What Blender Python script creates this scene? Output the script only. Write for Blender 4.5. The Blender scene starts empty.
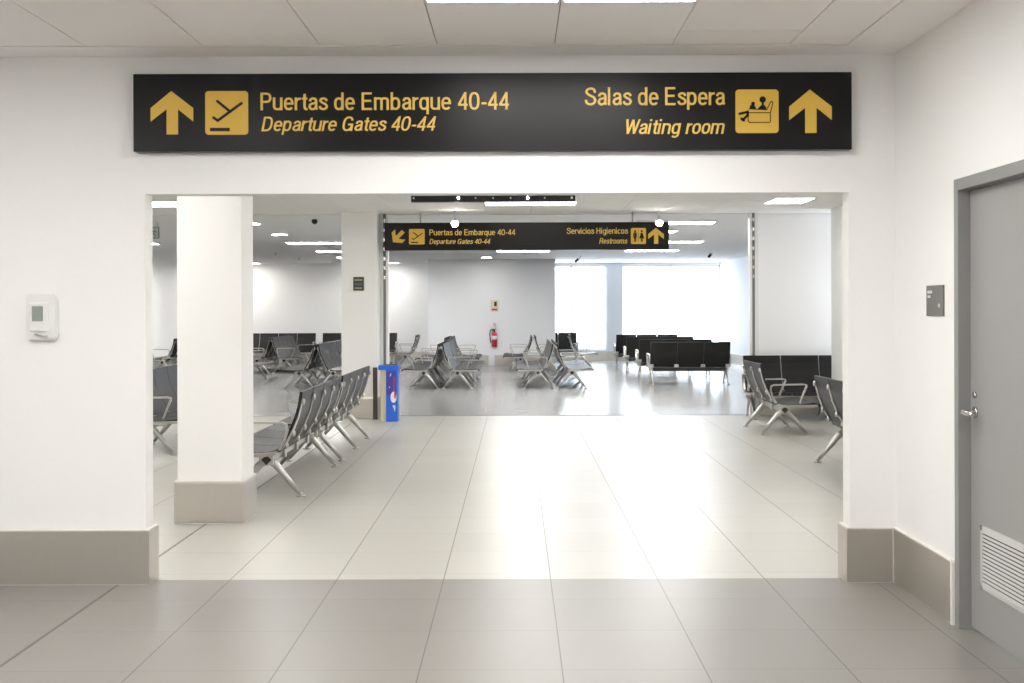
import bpy, bmesh, math, random
from mathutils import Vector, Matrix
random.seed(4)
PI = math.pi
sc = bpy.context.scene
COL = sc.collection

# ------------------------------------------------------------------ camera geometry
F = 1168.0          # focal length in pixels of the 1024 frame
CX, HY = 516.0, 309.5   # vanishing point
H = 1.517           # camera height
ROLL = 0.003
def px(x, y, Y):
    """photo pixel -> world X, Z on the frontal plane at distance Y"""
    dx, dy = x - CX, y - HY
    dx, dy = dx - ROLL * dy, dy + ROLL * dx
    return dx * Y / F, H - dy * Y / F

# ------------------------------------------------------------------ materials
def mat(name, base=(.8, .8, .8), rough=.5, metal=0., spec=.5, emis=None, estr=0., coat=0.):
    m = bpy.data.materials.new(name); m.use_nodes = True
    b = m.node_tree.nodes['Principled BSDF']
    b.inputs['Base Color'].default_value = (*base, 1)
    b.inputs['Roughness'].default_value = rough
    b.inputs['Metallic'].default_value = metal
    b.inputs['Specular IOR Level'].default_value = spec
    b.inputs['Coat Weight'].default_value = coat
    if emis:
        b.inputs['Emission Color'].default_value = (*emis, 1)
        b.inputs['Emission Strength'].default_value = estr
    return m

def noisy(m, scale=6., amt=.06, bump=0., rough_amt=0., stretch=(1, 1, 1), detail=4.):
    """subtle procedural variation of colour / roughness / bump"""
    nt = m.node_tree; N = nt.nodes; L = nt.links
    b = N['Principled BSDF']
    tc = N.new('ShaderNodeTexCoord'); mp = N.new('ShaderNodeMapping'); nz = N.new('ShaderNodeTexNoise')
    mp.inputs['Scale'].default_value = stretch
    nz.inputs['Scale'].default_value = scale; nz.inputs['Detail'].default_value = detail
    L.new(tc.outputs['Object'], mp.inputs['Vector']); L.new(mp.outputs['Vector'], nz.inputs['Vector'])
    if amt:
        base = tuple(b.inputs['Base Color'].default_value)
        mx = N.new('ShaderNodeMix'); mx.data_type = 'RGBA'
        mx.inputs[6].default_value = tuple(c * (1 - amt) for c in base[:3]) + (1,)
        mx.inputs[7].default_value = tuple(min(1, c * (1 + amt)) for c in base[:3]) + (1,)
        L.new(nz.outputs['Fac'], mx.inputs[0]); L.new(mx.outputs[2], b.inputs['Base Color'])
    if rough_amt:
        r = b.inputs['Roughness'].default_value
        mr = N.new('ShaderNodeMapRange')
        mr.inputs['To Min'].default_value = max(0, r - rough_amt); mr.inputs['To Max'].default_value = r + rough_amt
        L.new(nz.outputs['Fac'], mr.inputs['Value']); L.new(mr.outputs['Result'], b.inputs['Roughness'])
    if bump:
        bp = N.new('ShaderNodeBump'); bp.inputs['Strength'].default_value = bump; bp.inputs['Distance'].default_value = .002
        L.new(nz.outputs['Fac'], bp.inputs['Height']); L.new(bp.outputs['Normal'], b.inputs['Normal'])
    return m

def tile_floor(name, base, rough, grout, gw=.0045, rowgw=.003, var=.05, x0=.19, y0=4.917):
    """square 0.6 m porcelain tiles with fine joints"""
    m = mat(name, base, rough)
    nt = m.node_tree; N = nt.nodes; L = nt.links; b = N['Principled BSDF']
    def M(op, a, c=None):
        n = N.new('ShaderNodeMath'); n.operation = op
        for i, v in enumerate((a, c)):
            if v is None: continue
            if hasattr(v, 'links'): L.new(v, n.inputs[i])
            else: n.inputs[i].default_value = v
        return n.outputs[0]
    tc = N.new('ShaderNodeTexCoord'); sp = N.new('ShaderNodeSeparateXYZ'); L.new(tc.outputs['Object'], sp.inputs[0])
    u = M('DIVIDE', M('SUBTRACT', sp.outputs['X'], x0), .601)
    v = M('DIVIDE', M('SUBTRACT', sp.outputs['Y'], y0), .6)
    def dist(t, p):
        fr = M('FRACT', M('ADD', t, 100.5))
        return M('MULTIPLY', M('ABSOLUTE', M('SUBTRACT', fr, .5)), p)
    du, dv = dist(u, .601), dist(v, .6)
    lu = M('LESS_THAN', du, gw / 2); lv = M('LESS_THAN', dv, rowgw / 2)
    line = M('MAXIMUM', lu, M('MULTIPLY', lv, .6))
    cu, cv = M('FLOOR', M('ADD', u, 100.)), M('FLOOR', M('ADD', v, 100.))
    cb = N.new('ShaderNodeCombineXYZ'); L.new(cu, cb.inputs[0]); L.new(cv, cb.inputs[1])
    wn = N.new('ShaderNodeTexWhiteNoise'); wn.noise_dimensions = '3D'; L.new(cb.outputs[0], wn.inputs['Vector'])
    nz = N.new('ShaderNodeTexNoise'); nz.inputs['Scale'].default_value = 2.2; nz.inputs['Detail'].default_value = 6
    L.new(tc.outputs['Object'], nz.inputs['Vector'])
    t = M('ADD', M('MULTIPLY', wn.outputs['Value'], .55), M('MULTIPLY', nz.outputs['Fac'], .45))
    mx = N.new('ShaderNodeMix'); mx.data_type = 'RGBA'
    mx.inputs[6].default_value = tuple(c * (1 - var) for c in base) + (1,)
    mx.inputs[7].default_value = tuple(c * (1 + var) for c in base) + (1,)
    L.new(t, mx.inputs[0])
    m2 = N.new('ShaderNodeMix'); m2.data_type = 'RGBA'
    m2.inputs[7].default_value = (*grout, 1)
    L.new(line, m2.inputs[0]); L.new(mx.outputs[2], m2.inputs[6]); L.new(m2.outputs[2], b.inputs['Base Color'])
    r = M('ADD', M('MULTIPLY', M('SUBTRACT', nz.outputs['Fac'], .5), .06), rough)
    L.new(r, b.inputs['Roughness'])
    return m

MT = {}
MT['wall'] = noisy(mat('white_wall_paint', (.87, .862, .855), .6), 40, .012, .04)
MT['wall_cool'] = noisy(mat('pale_grey_wall_paint', (.80, .81, .83), .6), 40, .012, .04)
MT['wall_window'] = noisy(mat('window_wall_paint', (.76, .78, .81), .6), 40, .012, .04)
MT['ceil'] = noisy(mat('ceiling_board', (.88, .872, .86), .8), 60, .02, .05)
MT['gap'] = mat('ceiling_joint', (.30, .29, .27), .8)
MT['floor_front'] = tile_floor('grey_beige_floor_tile', (.21, .196, .18), .335, (.075, .07, .06), .006, .004)
MT['floor_mid'] = tile_floor('cream_floor_tile', (.44, .425, .39), .335, (.15, .14, .12), .0075, .0045)
MT['floor_far'] = tile_floor('light_grey_floor_tile', (.27, .268, .262), .21, (.14, .14, .14), .005, .002)
MT['joint'] = mat('dark_movement_joint', (.12, .11, .095), .6)
MT['steel'] = noisy(mat('brushed_stainless', (.60, .575, .53), .34, 1.), 5, .05, .03, .05, (60, 60, 1))
MT['caulk'] = mat('white_sealant', (.8, .78, .74), .5)
MT['alu'] = noisy(mat('cast_aluminium', (.52, .51, .49), .30, .9), 20, .04)
MT['black_pu'] = noisy(mat('black_upholstery', (.013, .0125, .012), .44, 0, .25), 80, .1, .1)
MT['black_plastic'] = mat('black_plastic', (.015, .015, .016), .4)
MT['sign_black'] = noisy(mat('sign_panel_black', (.008, .008, .008), .30, 0, .18), 3, .1)
MT['sign_yellow'] = mat('sign_yellow', (.66, .42, .055), .5)
MT['sign_text'] = mat('sign_lettering_yellow', (.74, .50, .10), .5)
MT['door_grey'] = noisy(mat('grey_door_paint', (.30, .295, .29), .42), 8, .02)
MT['frame_grey'] = mat('grey_door_frame_paint', (.25, .25, .245), .4)
MT['vent'] = mat('vent_paint', (.55, .54, .53), .45)
MT['dark'] = mat('dark_void', (.02, .02, .02), .8)
MT['chrome'] = mat('satin_chrome', (.62, .60, .58), .25, 1.)
MT['plate'] = mat('grey_plaque', (.13, .122, .118), .4)
MT['plate_txt'] = mat('plaque_white_mark', (.62, .6, .58), .5)
MT['plate_dark'] = mat('black_plaque', (.03, .03, .028), .35)
MT['plate_olive'] = mat('plaque_olive_band', (.30, .29, .17), .5)
MT['plastic'] = mat('white_plastic', (.78, .78, .77), .35)
MT['screen'] = mat('grey_screen', (.25, .28, .26), .25)
MT['blue'] = mat('blue_bin_print', (.02, .13, .68), .35)
MT['navy'] = mat('navy_bin_print', (.05, .06, .36), .35)
MT['cream'] = mat('cream_bin_side', (.66, .58, .42), .5)
MT['red'] = mat('red_print', (.55, .03, .05), .4)
MT['white_print'] = mat('white_print', (.8, .8, .8), .4)
MT['frame_white'] = mat('white_window_frame', (.8, .8, .8), .4)
MT['brown'] = mat('dark_brown_metal', (.055, .042, .035), .4)
MT['green'] = mat('exit_sign_green', (.04, .10, .08), .4)
MT['exit_bg'] = mat('exit_sign_face', (.55, .60, .56), .3)
MT['notice'] = mat('notice_cream', (.72, .66, .5), .5)
MT['gap_dark'] = mat('gap_dark', (.22, .22, .22), .7)
LAMP = mat('luminaire_diffuser', (.9, .9, .88), .5, emis=(1, .965, .91), estr=1.)
def lamp_mat(name, s, c=(1, .965, .91)):
    return mat(name, (.9, .9, .88), .5, emis=c, estr=s)
MT['lamp_front'] = lamp_mat('luminaire_front', 25.5, (1,.985,.96))
MT['lamp_mid'] = lamp_mat('luminaire_mid', 12.5, (1,.98,.94))
MT['lamp_far'] = lamp_mat('luminaire_far', 40, (1,.99,.97))
MT['lamp_soft'] = lamp_mat('luminaire_soft', 24)
MT['lamp_spot'] = lamp_mat('spot_lens', 70)
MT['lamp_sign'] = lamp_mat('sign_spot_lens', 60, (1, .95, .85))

def glass():
    m = bpy.data.materials.new('window_glass'); m.use_nodes = True
    nt = m.node_tree; N = nt.nodes; L = nt.links
    N.remove(N['Principled BSDF'])
    t = N.new('ShaderNodeBsdfTransparent'); g = N.new('ShaderNodeBsdfGlossy'); mx = N.new('ShaderNodeMixShader')
    t.inputs[0].default_value = (.96, .98, 1, 1); g.inputs['Roughness'].default_value = .03; mx.inputs[0].default_value = .06
    L.new(t.outputs[0], mx.inputs[1]); L.new(g.outputs[0], mx.inputs[2]); L.new(mx.outputs[0], N['Material Output'].inputs[0])
    return m
MT['glass'] = glass()

# ------------------------------------------------------------------ mesh helpers
def link(o, parent=None):
    COL.objects.link(o)
    if parent: o.parent = parent
    return o
def obj(name, bm, m, parent=None, smooth=False, loc=None):
    me = bpy.data.meshes.new(name)
    bmesh.ops.recalc_face_normals(bm, faces=bm.faces[:])
    if smooth:
        for f in bm.faces: f.smooth = True
    bm.to_mesh(me); bm.free()
    for mm in (m if isinstance(m, (list, tuple)) else [m]): me.materials.append(mm)
    o = bpy.data.objects.new(name, me)
    if loc is not None: o.location = loc
    return link(o, parent)
def empty(name, loc=(0, 0, 0), rz=0., parent=None):
    o = bpy.data.objects.new(name, None); o.location = loc; o.rotation_euler = (0, 0, rz)
    o.empty_display_size = .1
    return link(o, parent)
def tag(o, label=None, cat=None, group=None, kind=None):
    if label: o['label'] = label
    if cat: o['category'] = cat
    if group: o['group'] = group
    if kind: o['kind'] = kind
    return o
def struct(name, bm, m, parent=None):
    o = obj(name, bm, m, parent)
    if parent is None: o['kind'] = 'structure'
    return o
def box(bm, x0, x1, y0, y1, z0, z1, bevel=0., mi=0, seg=2):
    vs = [bm.verts.new((x, y, z)) for x in (x0, x1) for y in (y0, y1) for z in (z0, z1)]
    idx = [(0, 1, 3, 2), (4, 6, 7, 5), (0, 4, 5, 1), (2, 3, 7, 6), (0, 2, 6, 4), (1, 5, 7, 3)]
    fs = [bm.faces.new([vs[i] for i in f]) for f in idx]
    for f in fs: f.material_index = mi
    if bevel:
        es = list({e for f in fs for e in f.edges})
        r = bmesh.ops.bevel(bm, geom=es, offset=bevel, segments=seg, affect='EDGES', profile=.6)
        for f in r['faces']: f.material_index = mi
    return bm
def B(*a, **k):
    return box(bmesh.new(), *a, **k)
def prism(bm, pts, f, t0, t1, mi=0):
    """extrude a 2-D outline; f(p, t) -> xyz"""
    a = [bm.verts.new(f(p, t0)) for p in pts]; b = [bm.verts.new(f(p, t1)) for p in pts]
    n = len(pts)
    fs = [bm.faces.new(a), bm.faces.new(b[::-1])]
    for i in range(n):
        fs.append(bm.faces.new((a[i], b[i], b[(i + 1) % n], a[(i + 1) % n])))
    for q in fs: q.material_index = mi
    return bm
def thick(pts, t):
    """thin closed outline around an open 2-D polyline, t = (below, above)"""
    up, dn = [], []
    for i, p in enumerate(pts):
        a = Vector(pts[max(i - 1, 0)]); c = Vector(pts[min(i + 1, len(pts) - 1)])
        d = (c - a).normalized(); n = Vector((-d.y, d.x))
        up.append(tuple(Vector(p) + n * t[1])); dn.append(tuple(Vector(p) - n * t[0]))
    return up + dn[::-1]
def ribbon(bm, pts, t, x0, x1, bevel=0., mi=0):
    """panel that follows the profile pts (y,z), from x0 to x1"""
    before = set(bm.faces)
    prism(bm, thick(pts, t), lambda p, x: (x, p[0], p[1]), x0, x1, mi)
    if bevel:
        es = [e for f in set(bm.faces) - before for e in f.edges if len(e.link_faces) == 2 and e.calc_face_angle(0) > .7]
        bmesh.ops.bevel(bm, geom=list(set(es)), offset=bevel, segments=2, affect='EDGES', profile=.6)
    return bm
def tube(bm, pts, radii, seg=8, flat=1., cap=True):
    """swept round/oval tube along 3-D points"""
    pts = [Vector(p) for p in pts]
    if not isinstance(radii, (list, tuple)): radii = [radii] * len(pts)
    rings = []
    for i, p in enumerate(pts):
        d = (pts[min(i + 1, len(pts) - 1)] - pts[max(i - 1, 0)]).normalized()
        ref = Vector((1, 0, 0)) if abs(d.x) < .9 else Vector((0, 1, 0))
        v = d.cross(ref).normalized(); u = v.cross(d).normalized()
        k = 1.
        if 0 < i < len(pts) - 1:
            c = (pts[i] - pts[i - 1]).normalized().dot(d); k = 1 / max(.6, c)
        rings.append([bm.verts.new(p + (u * math.cos(2 * PI * j / seg) * flat + v * math.sin(2 * PI * j / seg) * k) * radii[i]) for j in range(seg)])
    for a, b in zip(rings, rings[1:]):
        for j in range(seg):
            f = bm.faces.new((a[j], a[(j + 1) % seg], b[(j + 1) % seg], b[j])); f.smooth = True
    if cap:
        bm.faces.new(rings[0][::-1]); bm.faces.new(rings[-1])
    return bm
def cyl(bm, c, r, h, axis='z', seg=20, r2=None, mi=0):
    c = Vector(c); r2 = r if r2 is None else r2
    ax = {'x': Vector((1, 0, 0)), 'y': Vector((0, 1, 0)), 'z': Vector((0, 0, 1))}[axis]
    u = {'x': Vector((0, 1, 0)), 'y': Vector((0, 0, 1)), 'z': Vector((1, 0, 0))}[axis]; v = ax.cross(u)
    a = [bm.verts.new(c + (u * math.cos(2 * PI * j / seg) + v * math.sin(2 * PI * j / seg)) * r) for j in range(seg)]
    b = [bm.verts.new(c + ax * h + (u * math.cos(2 * PI * j / seg) + v * math.sin(2 * PI * j / seg)) * r2) for j in range(seg)]
    fs = [bm.faces.new(a[::-1]), bm.faces.new(b)]
    for j in range(seg):
        f = bm.faces.new((a[j], a[(j + 1) % seg], b[(j + 1) % seg], b[j])); f.smooth = True; fs.append(f)
    for f in fs: f.material_index = mi
    return bm
def sphere(bm, c, r, sx=1, sy=1, sz=1, u=14, v=9, mi=0):
    r_ = bmesh.ops.create_uvsphere(bm, u_segments=u, v_segments=v, radius=r, matrix=Matrix.Translation(c) @ Matrix.Diagonal((sx, sy, sz, 1)))
    for q in r_['verts']:
        for f in q.link_faces: f.smooth = True; f.material_index = mi
    return bm

# ------------------------------------------------------------------ sizes of the place
CF, CH = 2.93, 2.88          # ceilings: corridor in front, waiting hall
YW0, YW1 = 6.48, 6.61        # wall with the wide opening
XL, XR = -2.056, 1.848       # opening
XRW = 2.105                  # right wall of the corridor
ZO = 2.163                   # opening height
YP = 16.7                    # shutter line between hall zones
XRM, XRF = 4.32, 6.0          # right walls of the two hall zones
XLH = -9.5
YF = 34.2                    # far wall

# floors
def slab(name, x0, x1, y0, y1, m, z=0.):
    return struct(name, B(x0, x1, y0, y1, z - .1, z), m)
slab('floor', -6.0, 2.35, -4.0, 6.575, MT['floor_front'])
slab('floor', XLH, XRF + .2, 6.575, YP, MT['floor_mid'])
slab('floor', XLH, XRF + .2, YP, YF + .3, MT['floor_far'])
# metal threshold strip, dark movement joint on the left
bm = B(-1.9, XRF - 2.6, YP - .03, YP + .03, .0, .004)
struct('trim_1', bm, MT['gap_dark'])
bm = B(-2.2065, -2.1995, -1.0, 15.5, .0, .0012)
struct('trim_2', bm, MT['joint'])

# walls of the corridor
bm = bmesh.new()
box(bm, XLH - .2, XL, YW0, YW1, 0, 3.1); box(bm, XR, XRM + .2, YW0, YW1, 0, 3.1); box(bm, XL, XR, YW0, YW1, ZO, 3.1)
struct('wall_front', bm, MT['wall'])
DY0, DY1, DZ = 4.60, 5.53, 2.075     # door opening in right wall
bm = bmesh.new()
box(bm, XRW, XRW + .2, -4.0, DY0 - .04, 0, 3.1); box(bm, XRW, XRW + .2, DY1 + .04, YW0, 0, 3.1)
box(bm, XRW, XRW + .2, DY0 - .04, DY1 + .04, DZ + .04, 3.1)
struct('wall_right', bm, MT['wall'])
struct('wall_left', B(-5.2, -5.0, -4.0, YW0, 0, 3.1), MT['wall'])
struct('wall_back', B(-5.2, XRW + .2, -4.2, -4.0, 0, 3.1), MT['wall'])
# walls of the hall
struct('wall_hall_right', B(XRM, XRF + .2, YW1, 16.0, 0, 3.1), MT['wall'])
struct('wall_hall_portal', B(3.44, XRF + .2, YP, YP + .15, 0, 3.1), MT['wall'])
struct('wall_hall_far_right', B(XRF, XRF + .2, YP + .15, YF + .3, 0, 3.1), MT['wall_window'])
struct('wall_hall_left', B(XLH - .2, XLH, YW1, YF + .3, 0, 3.1), MT['wall'])
bm = bmesh.new()
box(bm, XLH, -8.98, YF, YF + .2, 0, 3.1); box(bm, -8.10, -2.2, YF, YF + .2, 0, 3.1); box(bm, -8.98, -8.10, YF, YF + .2, 2.16, 3.1)
struct('wall_far', bm, MT['wall'])
struct('wall_centre', B(-2.37, 1.06, 31.5, 31.7, 0, 3.1), MT['wall_cool'])
bm = bmesh.new()
box(bm, -2.2, XRF, YF, YF + .3, 0, .32); box(bm, -2.2, .6, YF, YF + .3, .32, 3.1)
box(bm, 2.66, 3.10, YF - .02, YF + .3, 0, 3.1)
box(bm, -2.2, XRF, YF, YF + .3, 2.80, 3.1)
struct('wall_window', bm, MT['wall_window'])
for n, (a, b, mull) in enumerate(((.6, 2.66, (1.63,)), (3.10, XRF, (4.55,)))):
    bm = bmesh.new()
    for q in (a + .02, *mull, b - .02): box(bm, q - .02, q + .02, YF + .1, YF + .16, .32, 2.80)
    box(bm, a, b, YF + .1, YF + .16, .32, .36); box(bm, a, b, YF + .1, YF + .16, 2.76, 2.80)
    w = struct('window_%d' % (n + 1), bm, MT['frame_white'])
    obj('pane', B(a, b, YF + .125, YF + .132, .35, 2.77), MT['glass'], w)

# ceilings
bm = bmesh.new()
box(bm, -5.2, XRW + .2, -4.2, YW0, CF + .012, CF + .1, mi=1)
gx = [.21 + .6265 * k for k in range(-9, 3)]
for a, b in zip(gx, gx[1:]):
    y = 6.235; k = 0
    while y > -4:
        ln = .31 if (k == 0 and abs(a - .8365) < .01) else 1.2
        if k == 0 and ln == 1.2: ln = .875 if abs(a + .4165) < .01 or abs(a - .21) < .01 else 1.2
        y1 = max(y - ln, -4.0)
        box(bm, a + .003, b - .003, y1 + .003, y - .003, CF, CF + .02, mi=0)
        y = y1; k += 1
box(bm, gx[-1] + .003, 1.775, -4.0, 6.235 - .003, CF, CF + .02)
box(bm, 1.779, XRW, -4.0, 6.24, CF - .004, CF + .02); box(bm, -5.2, XRW, 6.24, YW0, CF - .004, CF + .02)
struct('ceiling', bm, [MT['ceil'], MT['gap']])
bm = bmesh.new()
box(bm, XLH - .2, XRF + .2, YW1, YP - .02, CH + .012, CH + .1, mi=1)
for a in [.21 + .6265 * k for k in range(-16, 7)]:
    b = a + .6265
    for y in (6.61, 7.5, 8.7, 9.9, 11.1, 12.3, 13.5, 14.7, 15.9):
        y1 = {6.61: 7.5, 15.9: YP - .02}.get(y, y + 1.2)
        box(bm, max(a + .003, XLH), b - .003, y + .002, y1 - .002, CH, CH + .02)
box(bm, XLH - .2, XRF + .2, YP + .06, YF + .3, CH, CH + .1)
box(bm, XLH - .2, XRF + .2, YP - .02, YP + .06, CH + .03, CH + .1, mi=1)
struct('ceiling', bm, [MT['ceil'], MT['gap']])

# steel wall bases
def base(name, segs, h=.30):
    bm = bmesh.new()
    for s in segs: box(bm, *s, 0.004, h, bevel=.003)
    for s in segs:
        x0, x1, y0, y1 = s
        box(bm, x0 + .002, x1 - .002, y0 + .002, y1 - .002, 0, .006, mi=1)
        box(bm, x0 + .004, x1 - .004, y0 + .004, y1 - .004, h - .001, h + .006, mi=1)
    return struct(name, bm, [MT['steel'], MT['caulk']])
P = .024
base('baseboard_left', [(-5.0, XL + P, YW0 - P, YW0), (XL, XL + P, YW0 + .0005, YW1 + P)])
base('baseboard_front', [(XR - P, XRW, YW0 - P, YW0), (XR - P, XR, YW0 + .0005, YW1 + P)])
bm = bmesh.new()
box(bm, XRW - P, XRW, DY1 + .075, YW0 - P - .002, .004, .30, bevel=.003)
box(bm, XRW - P + .003, XRW, DY1 + .065, YW0 - P, 0, .006, mi=1)
box(bm, XRW - P + .002, XRW, DY1 + .078, YW0 - P, .30, .306, mi=1)
box(bm, XRW - P - .002, XRW, DY1 + .058, DY1 + .074, 0, .30, mi=1)
box(bm, XRW - P - .003, XRW - P + .004, YW0 - P - .006, YW0 - P - .001, 0, .30, mi=1)
struct('baseboard_right', bm, [MT['steel'], MT['caulk']])
base('baseboard_hall_right', [(XRM - P, XRM, YW1 + P, 16.0)])
base('baseboard_portal', [(3.46, XRF, YP - P, YP)])
base('baseboard_far', [(-8.08, -2.4, YF - P, YF)], .29)
base('baseboard_centre', [(-2.37, -.74, 31.5 - P, 31.5), (-.58, 1.06, 31.5 - P, 31.5)], .29)
base('baseboard_window', [(-2.2, 2.64, YF - P, YF), (3.12, XRF, YF - P, YF), (2.64, 3.12, YF - .02 - P, YF - .02)], .29)
base('baseboard_far_right', [(XRF - P, XRF, YP + .15, YF - P)], .29)
base('baseboard_far_left', [(XLH, XLH + P, YW1, YF - P)], .29)

# free-standing white columns with steel bases
def column(x0, x1, y0, y1, label):
    c = obj('column', B(x0, x1, y0, y1, 0, CH + .01, bevel=.004), MT['wall']); tag(c, kind='structure')
    bm = bmesh.new()
    box(bm, x0 - .022, x1 + .022, y0 - .022, y1 + .022, .004, .30, bevel=.012)
    box(bm, x0 - .018, x1 + .018, y0 - .018, y1 + .018, 0, .006, mi=1)
    box(bm, x0 - .018, x1 + .018, y0 - .018, y1 + .018, .299, .305, mi=1)
    obj('steel_base', bm, [MT['steel'], MT['caulk']], c)
column(-2.415, -1.955, 8.32, 8.69, '')
column(-2.43, -1.935, 16.26, 16.66, '')

# shutter guides at the portal
def guide(n, x, s):
    bm = bmesh.new()
    box(bm, x, x + .045 * s, 16.58, 16.69, 0, CH, mi=0)
    box(bm, x + .045 * s, x + .085 * s, 16.60, 16.67, 0, CH, mi=1)
    box(bm, x + .085 * s, x + .12 * s, 16.58, 16.69, 0, CH, mi=0)
    for k in range(7):
        z = 1.95 + k * .135
        box(bm, x + .052 * s, x + .078 * s, 16.59, 16.61, z, z + .05, mi=2)
    return struct('trim_%d' % n, bm, [MT['plastic'], MT['gap_dark'], MT['chrome']])
guide(3, -1.93, 1); guide(4, 3.44, -1)
bm = B(-1.985, -1.925, 16.17, 16.235, 0, .72, bevel=.004)
o = obj('floor_post', bm, MT['brown']); tag(o, 'short dark brown metal post behind the blue bin at the far column', 'post')

# ------------------------------------------------------------------ door in the right wall
d = struct('door_1', B(XRW + .045, XRW + .09, DY0 + .004, DY1 - .004, .012, DZ - .004, bevel=.002), MT['door_grey'])
bm = bmesh.new()
for (y0, y1) in ((DY1, DY1 + .052), (DY0 - .052, DY0)):
    box(bm, XRW - .012, XRW + .11, y0, y1, 0, DZ + .055, bevel=.002)
box(bm, XRW - .012, XRW + .11, DY0, DY1, DZ, DZ + .055, bevel=.002)
obj('door_frame', bm, MT['frame_grey'], d)
bm = bmesh.new(); cyl(bm, (XRW + .047, DY1 - .065, 1.03), .026, -.012, 'x', 24)
tube(bm, [(XRW + .04, DY1 - .065, 1.03), (XRW - .012, DY1 - .065, 1.03), (XRW - .018, DY1 - .075, 1.03), (XRW - .018, DY1 - .19, 1.028)], [.011, .011, .012, .010], 10)
cyl(bm, (XRW + .046, DY1 - .065, 1.11), .014, -.012, 'x', 16)
obj('lever_handle', bm, MT['chrome'], d)
bm = bmesh.new()
vy0, vy1, vz0, vz1 = 4.72, 5.395, .225, .515
for a in ((vy0, vy1, vz1 - .02, vz1), (vy0, vy1, vz0, vz0 + .02), (vy0, vy0 + .02, vz0, vz1), (vy1 - .02, vy1, vz0, vz1)):
    box(bm, XRW + .036, XRW + .046, *a)
for k in range(14):
    z = vz0 + .024 + k * .0182
    prism(bm, [(0, 0), (.009, -.002), (.003, .0085), (-.003, .0075)], lambda p, t: (XRW + .040 + p[0] * -.6, t, z + p[1]), vy0 + .018, vy1 - .018)
v = obj('vent_grille', bm, MT['vent'], d)
obj('vent_opening', B(XRW + .0425, XRW + .0448, vy0 + .01, vy1 - .01, vz0 + .01, vz1 - .01), MT['dark'], v)  # dark sheet painted as the shade between the slats

# far service door in the far left wall
d = struct('door_2', B(-8.94, -8.14, YF + .05, YF + .09, .01, 2.12), mat('pale_door', (.66, .66, .67), .5))
bm = bmesh.new()
box(bm, -8.98, -8.94, YF - .01, YF + .1, 0, 2.16); box(bm, -8.14, -8.10, YF - .01, YF + .1, 0, 2.16); box(bm, -8.94, -8.14, YF - .01, YF + .1, 2.12, 2.16)
obj('door_frame', bm, mat('pale_door_frame', (.52, .52, .53), .5), d)

# ------------------------------------------------------------------ signs
def smooth_line(p, n=6):
    """Catmull-Rom through the points"""
    out = []
    for i in range(len(p) - 1):
        p0, p1, p2, p3 = p[max(i - 1, 0)], p[i], p[i + 1], p[min(i + 2, len(p) - 1)]
        for k in range(n):
            t = k / n
            out.append(tuple(.5 * (2 * p1[j] + (p2[j] - p0[j]) * t + (2 * p0[j] - 5 * p1[j] + 4 * p2[j] - p3[j]) * t * t + (3 * p1[j] - p0[j] - 3 * p2[j] + p3[j]) * t ** 3) for j in (0, 1)))
    out.append(p[-1]); return out
def sup(cx, cy, rx, ry, a0, a1, n=22, e=2.5):
    """superellipse arc, degrees"""
    out = []
    for k in range(n + 1):
        a = math.radians(a0 + (a1 - a0) * k / n); c, s_ = math.cos(a), math.sin(a)
        out.append((cx + rx * math.copysign(abs(c) ** (2 / e), c), cy + ry * math.copysign(abs(s_) ** (2 / e), s_)))
    return out
HW = .058
XH = .72
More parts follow.
